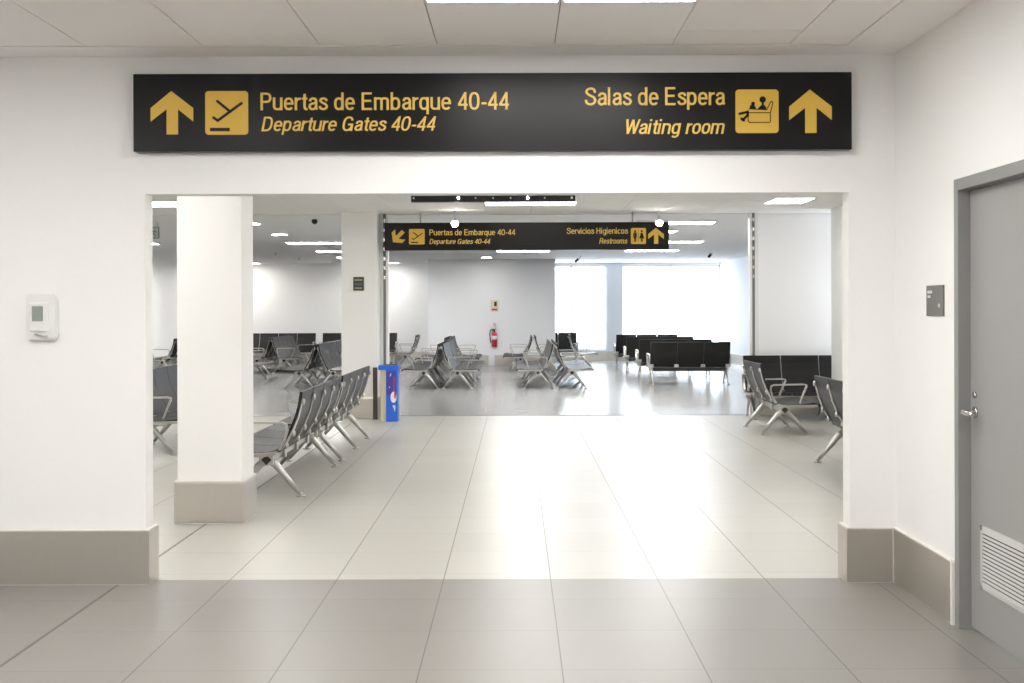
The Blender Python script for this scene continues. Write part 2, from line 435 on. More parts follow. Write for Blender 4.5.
def glyph(ch):
    h = HW; t = XH - h; r = .405; C = (r + h) / 2; R = (r - h) / 2; cy, ry = XH / 2, XH / 2 - h
    O = lambda: sup(C, cy, R, ry, 0, 360, 28)
    S = lambda *p: list(p)
    if ch == ' ': return [], .27
    if ch == 'P': return [S((h, 0), (h, 1)), S((h, 1 - h), (.27, 1 - h)) + sup(.27, .71, .20, .29 - h + .0, 89, -89, 12) + S((.27, .48), (h, .48))], .60
    if ch == 'R': return [S((h, 0), (h, 1)), S((h, 1 - h), (.28, 1 - h)) + sup(.28, .72, .20, .28 - h, 89, -89, 12) + S((.28, .50), (h, .50)), smooth_line([(.30, .50), (.43, .42), (.455, .25), (.48, 0)])], .64
    if ch == 'E': return [S((h, 0), (h, 1)), S((h, 1 - h), (.49, 1 - h)), S((h, .52), (.46, .52)), S((h, h), (.50, h))], .60
    if ch == 'H': return [S((h, 0), (h, 1)), S((.49, 0), (.49, 1)), S((h, .52), (.49, .52))], .66
    if ch == 'D': return [S((h, 0), (h, 1)), S((h, 1 - h), (.24, 1 - h)) + sup(.24, .5, .26, .5 - h, 89, -89, 16) + S((.24, h), (h, h))], .66
    if ch == 'G': return [sup(.30, .5, .235, .5 - h, 25, 345, 28) + S((.535, .45), (.32, .45)), S((.545, .48), (.545, 0))], .70
    if ch == 'S': return [smooth_line([(.50, .70), (.46, .87), (.29, .94), (.12, .86), (.10, .70), (.27, .55), (.44, .45), (.51, .28), (.44, .12), (.28, .06), (.11, .13), (.06, .31)])], .62
    if ch == 'W': return [S((.03, 1), (.20, .02)), S((.20, .02), (.37, .97)), S((.37, .97), (.54, .02)), S((.54, .02), (.71, 1))], .78
    if ch == 'u': return [S((h, XH)) + sup(C, .24, R, .24 - h, 180, 270, 8) + sup(C, .24, R, .24 - h, 270, 360, 8), S((r, 0), (r, XH))], .53
    if ch == 'n': return [S((h, 0), (h, XH)), sup(C, XH - .24, R, .24 - h, 180, 0, 16) + S((r, 0))], .53
    if ch == 'm': return [S((h, 0), (h, XH))] + [sup(c_, XH - .2, .15, .2 - h, 180, 0, 14) + S((c_ + .15, 0)) for c_ in (h + .15, h + .45)], .80
    if ch == 'e': return [S((h, .375), (r, .375)) + sup(C, cy, R, ry, 5, 322, 26)], .52
    if ch == 'c': return [sup(C, cy, R, ry, 38, 322, 24)], .49
    if ch == 'o': return [O()], .52
    if ch == 'r': return [S((h, 0), (h, XH)), smooth_line([(h, .44), (.12, .60), (.29, t)])], .33
    if ch == 't': return [smooth_line([(.15, .92), (.15, .5), (.15, .18), (.19, h + .01), (.29, h)]), S((.01, t), (.28, t))], .32
    if ch == 'a': return [smooth_line([(.085, .50), (.13, .62), (.24, t), (.35, .62), (.385, .50), (.385, .3), (.385, .12), (.45, .05)]), smooth_line([(.385, .43), (.27, .39), (.12, .33), (.07, .19), (.13, .08), (.23, h), (.33, .11), (.385, .22)])], .51
    if ch == 's': return [smooth_line([(.38, .51), (.34, .62), (.22, t), (.11, .61), (.09, .51), (.2, .41), (.32, .34), (.39, .22), (.34, .1), (.22, h), (.10, .10), (.05, .23)])], .47
    if ch == 'd': return [O(), S((r, 0), (r, 1))], .54
    if ch == 'b': return [O(), S((h, 0), (h, 1))], .54
    if ch == 'p': return [O(), S((h, -.25), (h, XH))], .54
    if ch == 'q': return [O(), S((r, -.25), (r, XH))], .54
    if ch == 'g': return [O(), smooth_line([(r, XH), (r, .4), (r, 0), (.36, -.15), (.23, -.20), (.09, -.14)])], .54
    if ch == 'l': return [S((h, 0), (h, 1))], .22
    if ch == 'i': return [S((h, 0), (h, XH)), S((h, .87), (h, 1))], .22
    if ch == 'v': return [S((.03, XH), (.22, .02)), S((.22, .02), (.41, XH))], .45
    if ch == '4': return [S((.36, 0), (.36, 1)), S((.37, .97), (.05, .30)), S((.01, .28), (.48, .28))], .54
    if ch == '0': return [sup(.255, .5, .255 - h, .5 - h, 0, 360, 28)], .56
    if ch == '-': return [S((.04, .36), (.29, .36))], .35
def text_mesh(name, s, x0, x1, zcap, zbase, y, m, parent, italic=False, weight=.0):
    segs = []; pen = 0.; hi = 0.
    for ch in s:
        pl, adv = glyph(ch)
        for p in pl:
            segs.append([(u + pen, v) for u, v in p]); hi = max(hi, max(u for u, v in segs[-1]) + HW)
        pen += adv
    cap = zcap - zbase; shear = .2 if italic else 0.
    sx = (x1 - x0 - (shear * cap if italic else 0)) / hi
    bm = bmesh.new()
    for si, p in enumerate(segs):
        eps = (si % 4) * -.0004
        q = [p[0]]
        for a in p[1:]:
            if (Vector(a) - Vector(q[-1])).length > 1e-4: q.append(a)
        closed = (Vector(q[0]) - Vector(q[-1])).length < 2e-3 and len(q) > 3
        if closed: q = q[:-1]
        n = len(q); L, Rr = [], []
        for i in range(n):
            pv = Vector(q[i - 1]) if (i or closed) else Vector(q[0]); nx = Vector(q[(i + 1) % n]) if (i < n - 1 or closed) else Vector(q[-1]); c = Vector(q[i])
            d1 = (c - pv).normalized() if (c - pv).length > 0 else (nx - c).normalized()
            d2 = (nx - c).normalized() if (nx - c).length > 0 else d1
            d = (d1 + d2); d = d.normalized() if d.length > .3 else d1
            k = 1 / max(.6, d.dot(d1)); nn = Vector((-d.y, d.x)) * HW * k
            L.append(c + nn); Rr.append(c - nn)
        def V(p_, yy): return bm.verts.new((x0 + p_.x * sx + shear * p_.y * cap, yy + eps, zbase + p_.y * cap))
        A = [V(p_, y) for p_ in L]; Bq = [V(p_, y) for p_ in Rr]; C_ = [V(p_, y + .003) for p_ in L]; D = [V(p_, y + .003) for p_ in Rr]
        for i in range(n if closed else n - 1):
            j = (i + 1) % n
            for f in ((A[i], A[j], Bq[j], Bq[i]), (C_[i], D[i], D[j], C_[j]), (A[i], C_[i], C_[j], A[j]), (Bq[i], Bq[j], D[j], D[i])): bm.faces.new(f)
        if not closed:
            bm.faces.new((A[0], Bq[0], D[0], C_[0])); bm.faces.new((A[-1], C_[-1], D[-1], Bq[-1]))
    return obj(name, bm, m, parent)
def flat(name, polys, y, m, parent, th=.003):
    bm = bmesh.new()
    for p in polys: prism(bm, p, lambda q, t: (q[0], t, q[1]), y, y + th)
    return obj(name, bm, m, parent)
def rrect(x0, x1, z0, z1, r, n=5):
    out = []
    for cx, cz, a0 in ((x1 - r, z1 - r, 0), (x0 + r, z1 - r, 90), (x0 + r, z0 + r, 180), (x1 - r, z0 + r, 270)):
        for k in range(n + 1):
            a = math.radians(a0 + 90 * k / n); out.append((cx + r * math.cos(a), cz + r * math.sin(a)))
    return out
def circ(cx, cz, r, n=18, sx=1., sz=1.):
    return [(cx + r * sx * math.cos(2 * PI * k / n), cz + r * sz * math.sin(2 * PI * k / n)) for k in range(n)]
def stroke(a, b, w, round_=True):
    a, b = Vector(a), Vector(b); d = (b - a).normalized(); n = Vector((-d.y, d.x)) * w / 2
    if not round_: return [tuple(a + n), tuple(a - n), tuple(b - n), tuple(b + n)]
    pts = []
    an = math.atan2(n.y, n.x)
    for k in range(7): t = an + PI * k / 6; pts.append((a.x + w / 2 * math.cos(t), a.y + w / 2 * math.sin(t)))
    for k in range(7): t = an + PI + PI * k / 6; pts.append((b.x + w / 2 * math.cos(t), b.y + w / 2 * math.sin(t)))
    return pts
ARROW = [(268, 95), (455, 240), (455, 355), (325, 250), (325, 465), (228, 465), (228, 250), (92, 355), (92, 240)]
def arrow(cx, cz, s, ang, y, m, parent, name='arrow'):
    pts = []
    for (u, v) in ARROW:
        a, b = (u - 273.5) / 370 * s, -(v - 280) / 370 * s
        pts.append((cx + a * math.cos(ang) - b * math.sin(ang), cz + a * math.sin(ang) + b * math.cos(ang)))
    return flat(name, [pts], y, m, parent)
def local(m, x0, x1, z0, z1):
    """unit square (0..1, z up) to world"""
    return lambda p: (x0 + p[0] * (x1 - x0), z0 + p[1] * (z1 - z0))
def picto_plane(x0, x1, z0, z1, y, parent):
    t = flat('pictogram', [rrect(x0, x1, z0, z1, (x1 - x0) * .08)], y, MT['sign_yellow'], parent)
    w = x1 - x0; q = lambda u, v: (x0 + (u - 557) / 368 * w, z1 - (v - 95) / 372 * (z1 - z0))
    S = lambda a, b, k=.062: stroke(q(*a), q(*b), w * k)
    flat('plane_symbol', [S((662, 182), (772, 272)), S((868, 200), (664, 348)), S((664, 346), (628, 322)),
                          stroke(q(598, 423), q(768, 423), w * .08, False)], y - .002, MT['sign_black'], t, .002)
    return t
def picto_wait(x0, x1, z0, z1, y, parent):
    t = flat('pictogram', [rrect(x0, x1, z0, z1, (x1 - x0) * .08)], y, MT['sign_yellow'], parent)
    w = x1 - x0; q = lambda u, v: (x0 + (u - 88) / 369 * w, z1 - (v - 125) / 370 * (z1 - z0))
    S = lambda a, b, k=.02: stroke(q(*a), q(*b), w * k)
    c = q(320, 211); c2 = q(238, 246); polys = [circ(*c, w * .075), circ(*c2, w * .045)]
    polys += [[q(*p) for p in ((275, 292), (296, 270), (312, 255), (312, 235), (328, 235), (330, 255), (350, 275), (352, 295))]]
    polys += [[q(*p) for p in ((208, 288), (212, 262), (232, 250), (252, 262), (265, 290))]]
    R = [(205, 290), (385, 318), (385, 395), (378, 405), (208, 405), (195, 392), (195, 302)]
    polys += [S((205, 290), (355, 298)), S((195, 300), (195, 392)), S((195, 392), (208, 406)), S((208, 406), (378, 406)), S((378, 406), (387, 394)),
              S((387, 394), (385, 322)), S((205, 323), (385, 323)), S((355, 298), (385, 236)), S((385, 236), (398, 226)), S((398, 226), (408, 240)), S((408, 240), (385, 325))]
    polys += [S((122, 332), (192, 316), .055), S((192, 316), (192, 350), .06), S((150, 385), (190, 345), .055), S((140, 374), (158, 388), .06)]
    flat('sofa_symbol', polys, y - .002, MT['sign_black'], t, .002)
    return t
def picto_wc(x0, x1, z0, z1, y, parent):
    t = flat('pictogram', [rrect(x0, x1, z0, z1, (x1 - x0) * .08)], y, MT['sign_yellow'], parent)
    q = local(None, x0, x1, z0, z1); w = x1 - x0
    polys = [circ(*q((.28, .80)), w * .07, 12), stroke(q((.28, .68)), q((.28, .38)), w * .15), stroke(q((.245, .4)), q((.245, .15)), w * .055), stroke(q((.315, .4)), q((.315, .15)), w * .055),
             stroke(q((.17, .66)), q((.17, .42)), w * .04), stroke(q((.39, .66)), q((.39, .42)), w * .04),
             circ(*q((.72, .80)), w * .07, 12), [q((.66, .70)), q((.78, .70)), q((.88, .34)), q((.56, .34))], stroke(q((.69, .36)), q((.69, .15)), w * .05), stroke(q((.75, .36)), q((.75, .15)), w * .05),
             stroke(q((.5, .12)), q((.5, .88)), w * .02, False)]
    flat('restroom_symbol', polys, y - .002, MT['sign_black'], t, .002)
    return t

YS = 6.42
x0, z1 = px(133, 74, YS); x1, z0 = px(852, 149.5, YS)
s1 = empty('overhead_sign', ((x0 + x1) / 2, 0, 0)); s1.location = (0, 0, 0)
tag(s1, 'large black overhead sign with yellow lettering mounted on the white wall above the opening', 'sign')
pn = obj('sign_panel', B(x0, x1, YS, YW0 + .0, z0, z1, bevel=.004), MT['sign_black'], s1)
yf = YS - .0035
def C4(u, v): return px(140 + u / 8.533, 80 + v / 8.533, YS)
def C5(u, v): return px(725 + u / 8.533, 75 + v / 8.533, YS)
c = C4(273.5, 280); arrow(c[0], c[1], 370 / 8.533 * YS / F, 0, yf, MT['sign_yellow'], s1)
c = C5(728.5, 310); arrow(c[0], c[1], 370 / 8.533 * YS / F, 0, yf, MT['sign_yellow'], s1)
a, b = C4(557, 95), C4(925, 467); picto_plane(a[0], b[0], b[1], a[1], yf, s1)
a, b = C5(88, 125), C5(457, 495); picto_wait(a[0], b[0], b[1], a[1], yf, s1)
def T(s, xa, xb, ycap, ybase, Y, parent, it=False, m=None, w=0.0, name='lettering'):
    xm = (xa + xb) / 2
    _, zc = px(xm, ycap, Y); _, zb = px(xm, ybase, Y)
    return text_mesh(name, s, px(xa, ybase, Y)[0], px(xb, ybase, Y)[0], zc, zb, Y - .0035, m or MT['sign_text'], parent, it, w)
T('Puertas de Embarque 40-44', 260.6, 510.2, 92.4, 110.0, YS, s1)
T('Departure Gates 40-44', 261.4, 438.2, 116.6, 131.0, YS, s1, True)
T('Salas de Espera', 584.7, 725.8, 87.3, 105.3, YS, s1)
T('Waiting room', 624.0, 726.0, 119.2, 134.0, YS, s1, True)

YS2 = 16.3
x0, z1 = px(384.4, 222.8, YS2); x1, z0 = px(669, 249.5, YS2)
s2 = empty('overhead_sign', (0, 0, 0))
tag(s2, 'smaller black hanging sign for gates and restrooms seen deeper in the hall', 'sign')
obj('sign_panel', B(x0, x1, YS2, YS2 + .12, z0, z1, bevel=.004), MT['sign_black'], s2)
for hx in (x0 + .5, x1 - .5): obj('hanger_rod', cyl(bmesh.new(), (hx, YS2 + .06, z1 - .01), .012, CH - z1 + .02, seg=10), MT['alu'], s2)
yf2 = YS2 - .0035; k = YS2 / F
c = px(398.1, 236.7, YS2); arrow(c[0], c[1], 15 * k, math.radians(135), yf2, MT['sign_yellow'], s2)
c = px(656, 235.8, YS2); arrow(c[0], c[1], 16 * k, 0, yf2, MT['sign_yellow'], s2)
a, b = px(409, 229, YS2), px(424.7, 244.4, YS2); picto_plane(a[0], b[0], b[1], a[1], yf2, s2)
a, b = px(630.8, 228, YS2), px(646, 243.9, YS2); picto_wc(a[0], b[0], b[1], a[1], yf2, s2)
T('Puertas de Embarque 40-44', 429.4, 515.6, 229.4, 235.2, YS2, s2)
T('Departure Gates 40-44', 429.4, 491, 238.9, 243.9, YS2, s2, True)
T('Servicios Higienicos', 566.7, 628, 227.8, 233.8, YS2, s2)
T('Restrooms', 599.2, 628, 238.1, 243.6, YS2, s2, True)

# glowing balls on stems, added for the bloom along the sign's top edge
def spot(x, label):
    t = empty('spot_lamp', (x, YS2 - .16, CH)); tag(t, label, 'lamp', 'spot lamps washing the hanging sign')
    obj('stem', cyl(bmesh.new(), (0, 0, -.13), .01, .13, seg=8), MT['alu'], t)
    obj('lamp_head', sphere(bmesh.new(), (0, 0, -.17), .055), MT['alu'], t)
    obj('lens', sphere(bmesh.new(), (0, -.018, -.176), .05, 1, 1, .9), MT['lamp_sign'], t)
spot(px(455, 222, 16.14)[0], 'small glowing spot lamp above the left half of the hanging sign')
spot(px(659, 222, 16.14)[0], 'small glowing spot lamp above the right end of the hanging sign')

# ------------------------------------------------------------------ small wall things
xa, za = px(25, 294, 6.44); xb, zb = px(56, 340, 6.44)
t = empty('thermostat', ((xa + xb) / 2, YW0, (za + zb) / 2)); tag(t, 'white plastic thermostat box with grey screen on the left wall', 'thermostat')
w, h = (xb - xa) / 2, (za - zb) / 2
bm = bmesh.new(); prism(bm, [(-w * .85, -h), (w * .8, -h), (w, -h * .8), (w, h * .75), (w * .8, h), (-w * .85, h), (-w, h * .85), (-w, -h * .85)], lambda p, s: (p[0], s, p[1]), -.035, 0)
bmesh.ops.bevel(bm, geom=bm.edges[:], offset=.006, segments=2, affect='EDGES')
obj('cover', bm, MT['plastic'], t)
obj('housing', B(-w * .72, w * .55, -.05, -.033, -h * .62, h * .62, bevel=.006), MT['plastic'], t)
obj('screen', B(-w * .5, w * .2, -.054, -.048, -h * .18, h * .47, bevel=.001), MT['screen'], t)
bm = bmesh.new(); tube(bm, [(-w * .3, -.05, -h * .72), (0, -.055, -h * .78), (w * .5, -.05, -h * .84)], .006, 8)
obj('latch', bm, mat('latch_grey', (.45, .45, .44), .4), t)

def plaque_right():
    y0, y1, z0, z1 = 5.735, 5.97, 1.478, 1.632
    t = empty('door_plaque', (XRW, (y0 + y1) / 2, (z0 + z1) / 2)); tag(t, 'small dark grey room plaque beside the grey door', 'plaque')
    a, b = (y1 - y0) / 2, (z1 - z0) / 2
    obj('plate', B(-.008, 0, -a, a, -b, b, bevel=.0015), MT['plate'], t)
    obj('upper_mark', B(-.0095, -.0075, a - .085, a - .02, b - .040, b - .026), MT['plate_txt'], t)
    obj('lower_mark', B(-.0095, -.0075, a - .065, a - .022, b - .062, b - .050), MT['plate_txt'], t)
    obj('screw', cyl(bmesh.new(), (-.008, -a + .05, -.025), .010, -.004, 'x', 16), MT['plate_txt'], t)
plaque_right()
xa, za = px(353.2, 277, 16.25); xb, zb = px(363.8, 290.6, 16.25)
t = empty('column_plaque', ((xa + xb) / 2, 16.26, (za + zb) / 2)); tag(t, 'small black plaque with two pale bands on the far white column', 'plaque')
w, h = (xb - xa) / 2, (za - zb) / 2
obj('plate', B(-w, w, -.01, 0, -h, h, bevel=.002), MT['plate_dark'], t)
obj('upper_band', B(-w * .75, w * .75, -.012, -.009, h * .42, h * .70), MT['plate_olive'], t)
obj('middle_band', B(-w * .75, w * .75, -.012, -.009, -h * .25, h * .15), mat('plaque_violet_grey', (.11, .10, .12), .5), t)
obj('lower_band', B(-w * .7, w * .7, -.012, -.009, -h * .75, -h * .52), MT['plate_olive'], t)

# fire extinguisher and its sign on the centre wall
X, _ = px(494.3, 340, 31.4)
t = empty('fire_extinguisher', (X, 31.40, .52)); tag(t, 'red fire extinguisher with black hose on the pale centre wall', 'fire extinguisher')
bm = cyl(bmesh.new(), (0, 0, 0), .075, .34, seg=20); sphere(bm, (0, 0, .34), .075, 1, 1, .7)
obj('cylinder', bm, MT['red'], t)
obj('paper_label', cyl(bmesh.new(), (0, 0, .19), .077, .10, seg=20), MT['white_print'], t)
bm = cyl(bmesh.new(), (0, 0, .38), .022, .06, seg=12); box(bm, -.07, .03, -.015, .015, .43, .445); box(bm, -.08, .03, -.015, .015, .46, .475)
obj('valve', bm, MT['black_plastic'], t)
obj('hose', tube(bmesh.new(), [(-.03, 0, .44), (-.10, 0, .45), (-.12, 0, .35), (-.11, 0, .2), (-.09, -.02, .1)], .014, 8), MT['black_plastic'], t)
obj('bracket', B(-.03, .03, .05, .10, .2, .62), MT['chrome'], t)
xa, za = px(490.5, 300, 31.4); xb, zb = px(498.5, 311.5, 31.4)
t = empty('extinguisher_sign', ((xa + xb) / 2, 31.5, (za + zb) / 2)); tag(t, 'small cream extinguisher sign on the wall above the red extinguisher', 'sign')
w, h = (xb - xa) / 2, (za - zb) / 2
obj('plate', B(-w, w, -.01, 0, -h, h), MT['notice'], t)
obj('symbol', B(-w * .1, w * .55, -.012, -.009, -h * .1, h * .7, bevel=.001), MT['black_plastic'], t)
obj('red_band', B(-w * .7, w * .7, -.012, -.009, -h * .8, -h * .5), MT['red'], t)

# blue bin
xa, za = px(381.5, 364, 16.0); xb, _ = px(398.5, 364, 16.0)
t = empty('recycling_bin', ((xa + xb) / 2, 16.0, 0), math.radians(0)); tag(t, 'narrow blue recycling bin with cream side standing by the far column', 'bin')
w = (xb - xa) / 2
bm = B(-w, -w + .075, -.10, .12, .0, .70, bevel=.003); obj('side_panel', bm, MT['cream'], t)
bm = B(-w + .075, w, -.13, .12, .0, .72, bevel=.004); obj('body', bm, MT['blue'], t)
obj('upper_print', B(-w + .08, w - .025, -.134, -.128, .36, .68), MT['navy'], t)
lo = flat('round_logo', [circ(w - .055, .33, .075, 20, .55, 1.)], -.138, MT['white_print'], t, .004)
flat('logo_stripe', [circ(w - .035, .36, .055, 16, .22, 1.)], -.140, MT['red'], lo, .002)
flat('red_print', [stroke((w - .05, .42), (w - .045, .60), .016)], -.137, MT['red'], t, .003)
flat('white_wedge', [[(w - .07, .22), (w - .03, .22), (w - .035, .13)]], -.137, MT['white_print'], t, .003)
flat('white_dash', [stroke((w - .10, .62), (w - .09, .65), .012)], -.137, MT['white_print'], t, .003)
flat('white_dot', [stroke((w - .11, .46), (w - .11, .47), .012)], -.137, MT['white_print'], t, .003)
obj('rim', B(-w - .03, w + .012, -.145, .135, .70, .765, bevel=.008), MT['blue'], t)
obj('lid_opening', B(-w + .03, w - .03, -.08, .08, .764, .768), MT['dark'], t)  # dark plate painted as the shade inside the lid hole

# exit sign hanging at the left
xa, za = px(149.5, 227, 18); xb, zb = px(159, 238.3, 18)
t = empty('exit_sign', ((xa + xb) / 2, 18, 0)); tag(t, 'hanging green exit sign with running figure near the left column', 'sign')
w = (xb - xa) / 2
obj('panel', B(-w, w, 0, .02, zb, za), MT['exit_bg'], t)
q = lambda u, v: (-w + 2 * w * u, zb + (za - zb) * v); e = w * .14
flat('running_figure', [circ(*q(.60, .84), w * .12, 12), stroke(q(.55, .68), q(.45, .42), e), stroke(q(.45, .42), q(.62, .28), e), stroke(q(.62, .28), q(.55, .1), e), stroke(q(.45, .42), q(.25, .3), e), stroke(q(.25, .3), q(.12, .35), e),
                       stroke(q(.55, .68), q(.75, .5), e * .8), stroke(q(.52, .68), q(.32, .6), e * .8)], -.003, MT['green'], t)
bm = bmesh.new()
for a in ((-w, w, za - .006, za), (-w, w, zb, zb + .006), (-w, -w + .006, zb, za), (w - .006, w, zb, za)): box(bm, a[0], a[1], -.005, .024, a[2], a[3])
obj('border', bm, MT['green'], t)
for hx in (-w * .7, w * .7): obj('hanger_rod', cyl(bmesh.new(), (hx, .01, za), .005, CH - za, seg=8), MT['alu'], t)
xa, za = px(147, 264, YF - .02); xb, zb = px(155, 280, YF - .02)
bm = bmesh.new(); box(bm, xa, xb, YF - .02, YF, zb, (za + zb) / 2, mi=1); box(bm, xa, xb, YF - .02, YF, (za + zb) / 2 + .002, za, mi=0)
o = obj('wall_notice', bm, [mat('notice_olive', (.42, .42, .22), .5), mat('notice_brown', (.16, .15, .12), .5)]); tag(o, 'small olive and brown notice on far left wall above the pale door', 'notice')

# ------------------------------------------------------------------ ceiling things
def luminaire(x0, x1, y0, y1, z, m, label, group, drop=.006):
    cx, cy = (x0 + x1) / 2, (y0 + y1) / 2; a, b = (x1 - x0) / 2, (y1 - y0) / 2
    t = empty('ceiling_light', (cx, cy, z)); tag(t, label, 'ceiling light', group)
    bm = bmesh.new(); f = .012
    for s in ((-a, a, -b, -b + f), (-a, a, b - f, b), (-a, -a + f, -b + f, b - f), (a - f, a, -b + f, b - f)): box(bm, *s, -drop, -.0005)
    obj('trim_ring', bm, MT['frame_white'], t)
    obj('diffuser', B(-a + f, a - f, -b + f, b - f, -drop + .002, -.0005), m, t)
    return t
g = 'front corridor ceiling lights'
luminaire(-.41, .205, 4.76, 5.36, CF, MT['lamp_front'], 'square ceiling light above the black sign, left of the two at the top edge', g)
luminaire(.215, .832, 4.76, 5.36, CF, MT['lamp_front'], 'square ceiling light above the black sign, right of the two at the top edge', g)
for y in (2.3, -.3, -2.8):
    for x in (-3.55, -.41, 1.12 if y < 2 else .84):
        luminaire(x, x + .615, y, y + .6, CF, MT['lamp_front'], 'square ceiling light of the corridor behind the viewpoint', 'corridor lights behind the viewpoint')
for x, y, l in ((-3.55, 4.1, 'square corridor ceiling light nearest the left wall with the thermostat'), (-2.3, 3.5, 'square corridor ceiling light left of the two above the sign')):
    luminaire(x, x + .615, y, y + .6, CF, MT['lamp_front'], l, None)  # out of view, added to brighten the left wall and header
luminaire(3.2, 3.7, 14.35, 15.1, CH, MT['lamp_mid'], 'ceiling light above the right-hand benches near the cream wall', None)
luminaire(-.40, .78, 14.75, 15.25, CH, MT['lamp_mid'], 'wide ceiling light behind the black track above the hanging sign', None)
luminaire(-5.4, -4.2, 14.6, 15.3, CH, MT['lamp_mid'], 'ceiling light at far left between opening edge and white column', None)
for x, y, l in ((-3.1, 12.7, 'hall ceiling light in front of the far column, over the second left bench'), (-3.6, 6.9, 'hall ceiling light in front of the near white column, behind the header'), (1.6, 7.0, 'hall ceiling light just behind the right end of the header'), (-7.4, 8, 'hall ceiling light behind the left wall, far from the column'), (-3.3, 11.6, 'hall ceiling light over the nearest left bench'), (.8, 13.0, 'hall ceiling light just in front of the black track'), (-7.6, 11, 'hall ceiling light hidden at left behind the wall, nearest the far left side'), (-4.6, 9, 'hall ceiling light hidden behind the left wall near the white column'),
                (-.40, 8.6, 'hall ceiling light just behind the header of the opening'), (-.4, 11.4, 'hall ceiling light between the header and the black track'),
                (3.0, 9.2, 'hall ceiling light hidden behind the right wall near the opening')):
    luminaire(x, x + 1.2, y, y + .6, CH, MT['lamp_mid'], l, None)  # all out of view; extras added to brighten the columns and hall
cols = [(-8.4, 'far left column of lights'), (-4.56, 'column of lights left of the far column'), (-.44, 'centre column of lights'), (2.5, 'right column of lights')]
rows = [(19.9, ''), (23.05, ''), (26.5, ''), (29.55, '')]
nm = {-8.4: 'far left', -4.56: 'mid left', -.44: 'centre', 2.5: 'right-hand'}
rn = {19.9: 'nearest', 23.05: 'second', 26.5: 'third', 29.55: 'farthest'}
for x, _ in cols:
    for y, _ in rows:
        if (x, y) in ((-.44, 29.55), (-4.56, 19.9), (-8.4, 26.5)): continue  # farthest far-left light stays, hidden by the column, added to brighten the far wall
        if x == 2.5 and y == 29.55: continue
        xs = 1.55 if (x == 2.5 and y < 20) else x
        luminaire(xs, xs + 1.22, y, y + .55, CH, MT['lamp_far'], 'long white ceiling light of the far hall, %s one in the %s line' % (rn[y], nm[x]), 'long far hall ceiling lights', .03)
luminaire(1.87, 3.08, 17.9, 18.4, CH, MT['lamp_far'], 'long ceiling light just past the right end of the hanging sign', 'long far hall ceiling lights', .03)
luminaire(-8.55, -7.33, 33.2, 33.6, CH, MT['lamp_soft'], 'long ceiling light against the far wall at left', 'long far hall ceiling lights', .03)
luminaire(-4.55, -3.35, 33.2, 33.6, CH, MT['lamp_soft'], 'long ceiling light against the far wall beside the centre wall', 'long far hall ceiling lights', .03)
def downlight(x, y, label):
    t = empty('downlight', (x, y, CH)); tag(t, label, 'downlight', 'round downlights')
    obj('lens', cyl(bmesh.new(), (0, 0, -.014), .13, .012, seg=24), MT['lamp_spot'], t)
    bm = bmesh.new(); tube(bm, [(.138 * math.cos(2 * PI * k / 24), .138 * math.sin(2 * PI * k / 24), -.008) for k in range(25)], .008, 6, cap=False)
    obj('trim_ring', bm, MT['frame_white'], t)
downlight(-4.23, 20.9, 'round downlight left of the dome camera, the nearer to the long lights')
downlight(-4.14, 18.3, 'round downlight at the right edge of the near white column')
downlight(-.77, 30.4, 'round downlight below the hanging sign near the centre wall')
# black track with small spots
t = empty('light_track', (0, 14.0, CH)); tag(t, 'black ceiling track with small white spots in front of the hanging sign', 'light track')
xa, xb = -1.25, .713
obj('track_housing', B(xa, xb, -.05, .05, -.074, -.001, bevel=.004), MT['black_plastic'], t)
for u, r, m in ((414.5, .012, 'chrome'), (459, .013, 'lamp_spot'), (476, .012, 'chrome'), (493.5, .012, 'chrome'), (511, .012, 'chrome'), (528, .013, 'lamp_spot'), (545, .012, 'chrome'), (572, .014, 'chrome')):
    obj('spot_lens', cyl(bmesh.new(), ((u - CX) * 14 / F, -.05, -.030), r, -.006, 'y', 14), MT[m], t)

def dome_camera(x, y, label, s=1.):
    t = empty('dome_camera', (x, y, CH)); tag(t, label, 'security camera', 'security cameras')
    obj('mount', cyl(bmesh.new(), (0, 0, -.035 * s), .055 * s, .035 * s, seg=20), MT['plastic'], t)
    obj('dome', sphere(bmesh.new(), (0, 0, -.055 * s), .075 * s, 1, 1, 1), MT['black_plastic'], t)
dome_camera(px(314.6, 224, 17.5)[0], 17.5, 'dark dome camera on the ceiling between the two white columns', .6)
def arm_camera(x, y, label):
    t = empty('wall_camera', (x, y, CH)); tag(t, label, 'security camera', 'security cameras')
    obj('arm', tube(bmesh.new(), [(.10, 0, 0), (.09, 0, -.06), (0, 0, -.12)], .014, 8), MT['plastic'], t)
    obj('camera_body', tube(bmesh.new(), [(.03, .04, -.10), (-.04, -.06, -.16)], [.035, .03], 12), MT['black_plastic'], t)
arm_camera(px(577, 262, 29.5)[0], 29.5, 'small bracket camera on ceiling in front of the bright windows')
arm_camera(px(710, 250, 27)[0], 27, 'small bracket camera near the far right wall')
def sprinkler(x, y, label):
    bm = cyl(bmesh.new(), (0, 0, -.012), .045, .012, seg=14); cyl(bm, (0, 0, -.06), .012, .05, seg=8); cyl(bm, (0, 0, -.064), .028, .005, seg=12)
    o = obj('sprinkler', bm, MT['chrome'], loc=(x, y, CH)); tag(o, label, 'sprinkler', 'ceiling sprinklers')
for u, v, l in ((275.5, 253.8, 'leftmost ceiling sprinkler beyond the dome camera'), (298.7, 259, 'ceiling sprinkler second from left beyond the dome camera'), (332, 261, 'ceiling sprinkler nearest the far column')):
    Y = F * (CH - H) / (HY - v) * .97; sprinkler((u - CX) * Y / F, Y, l)

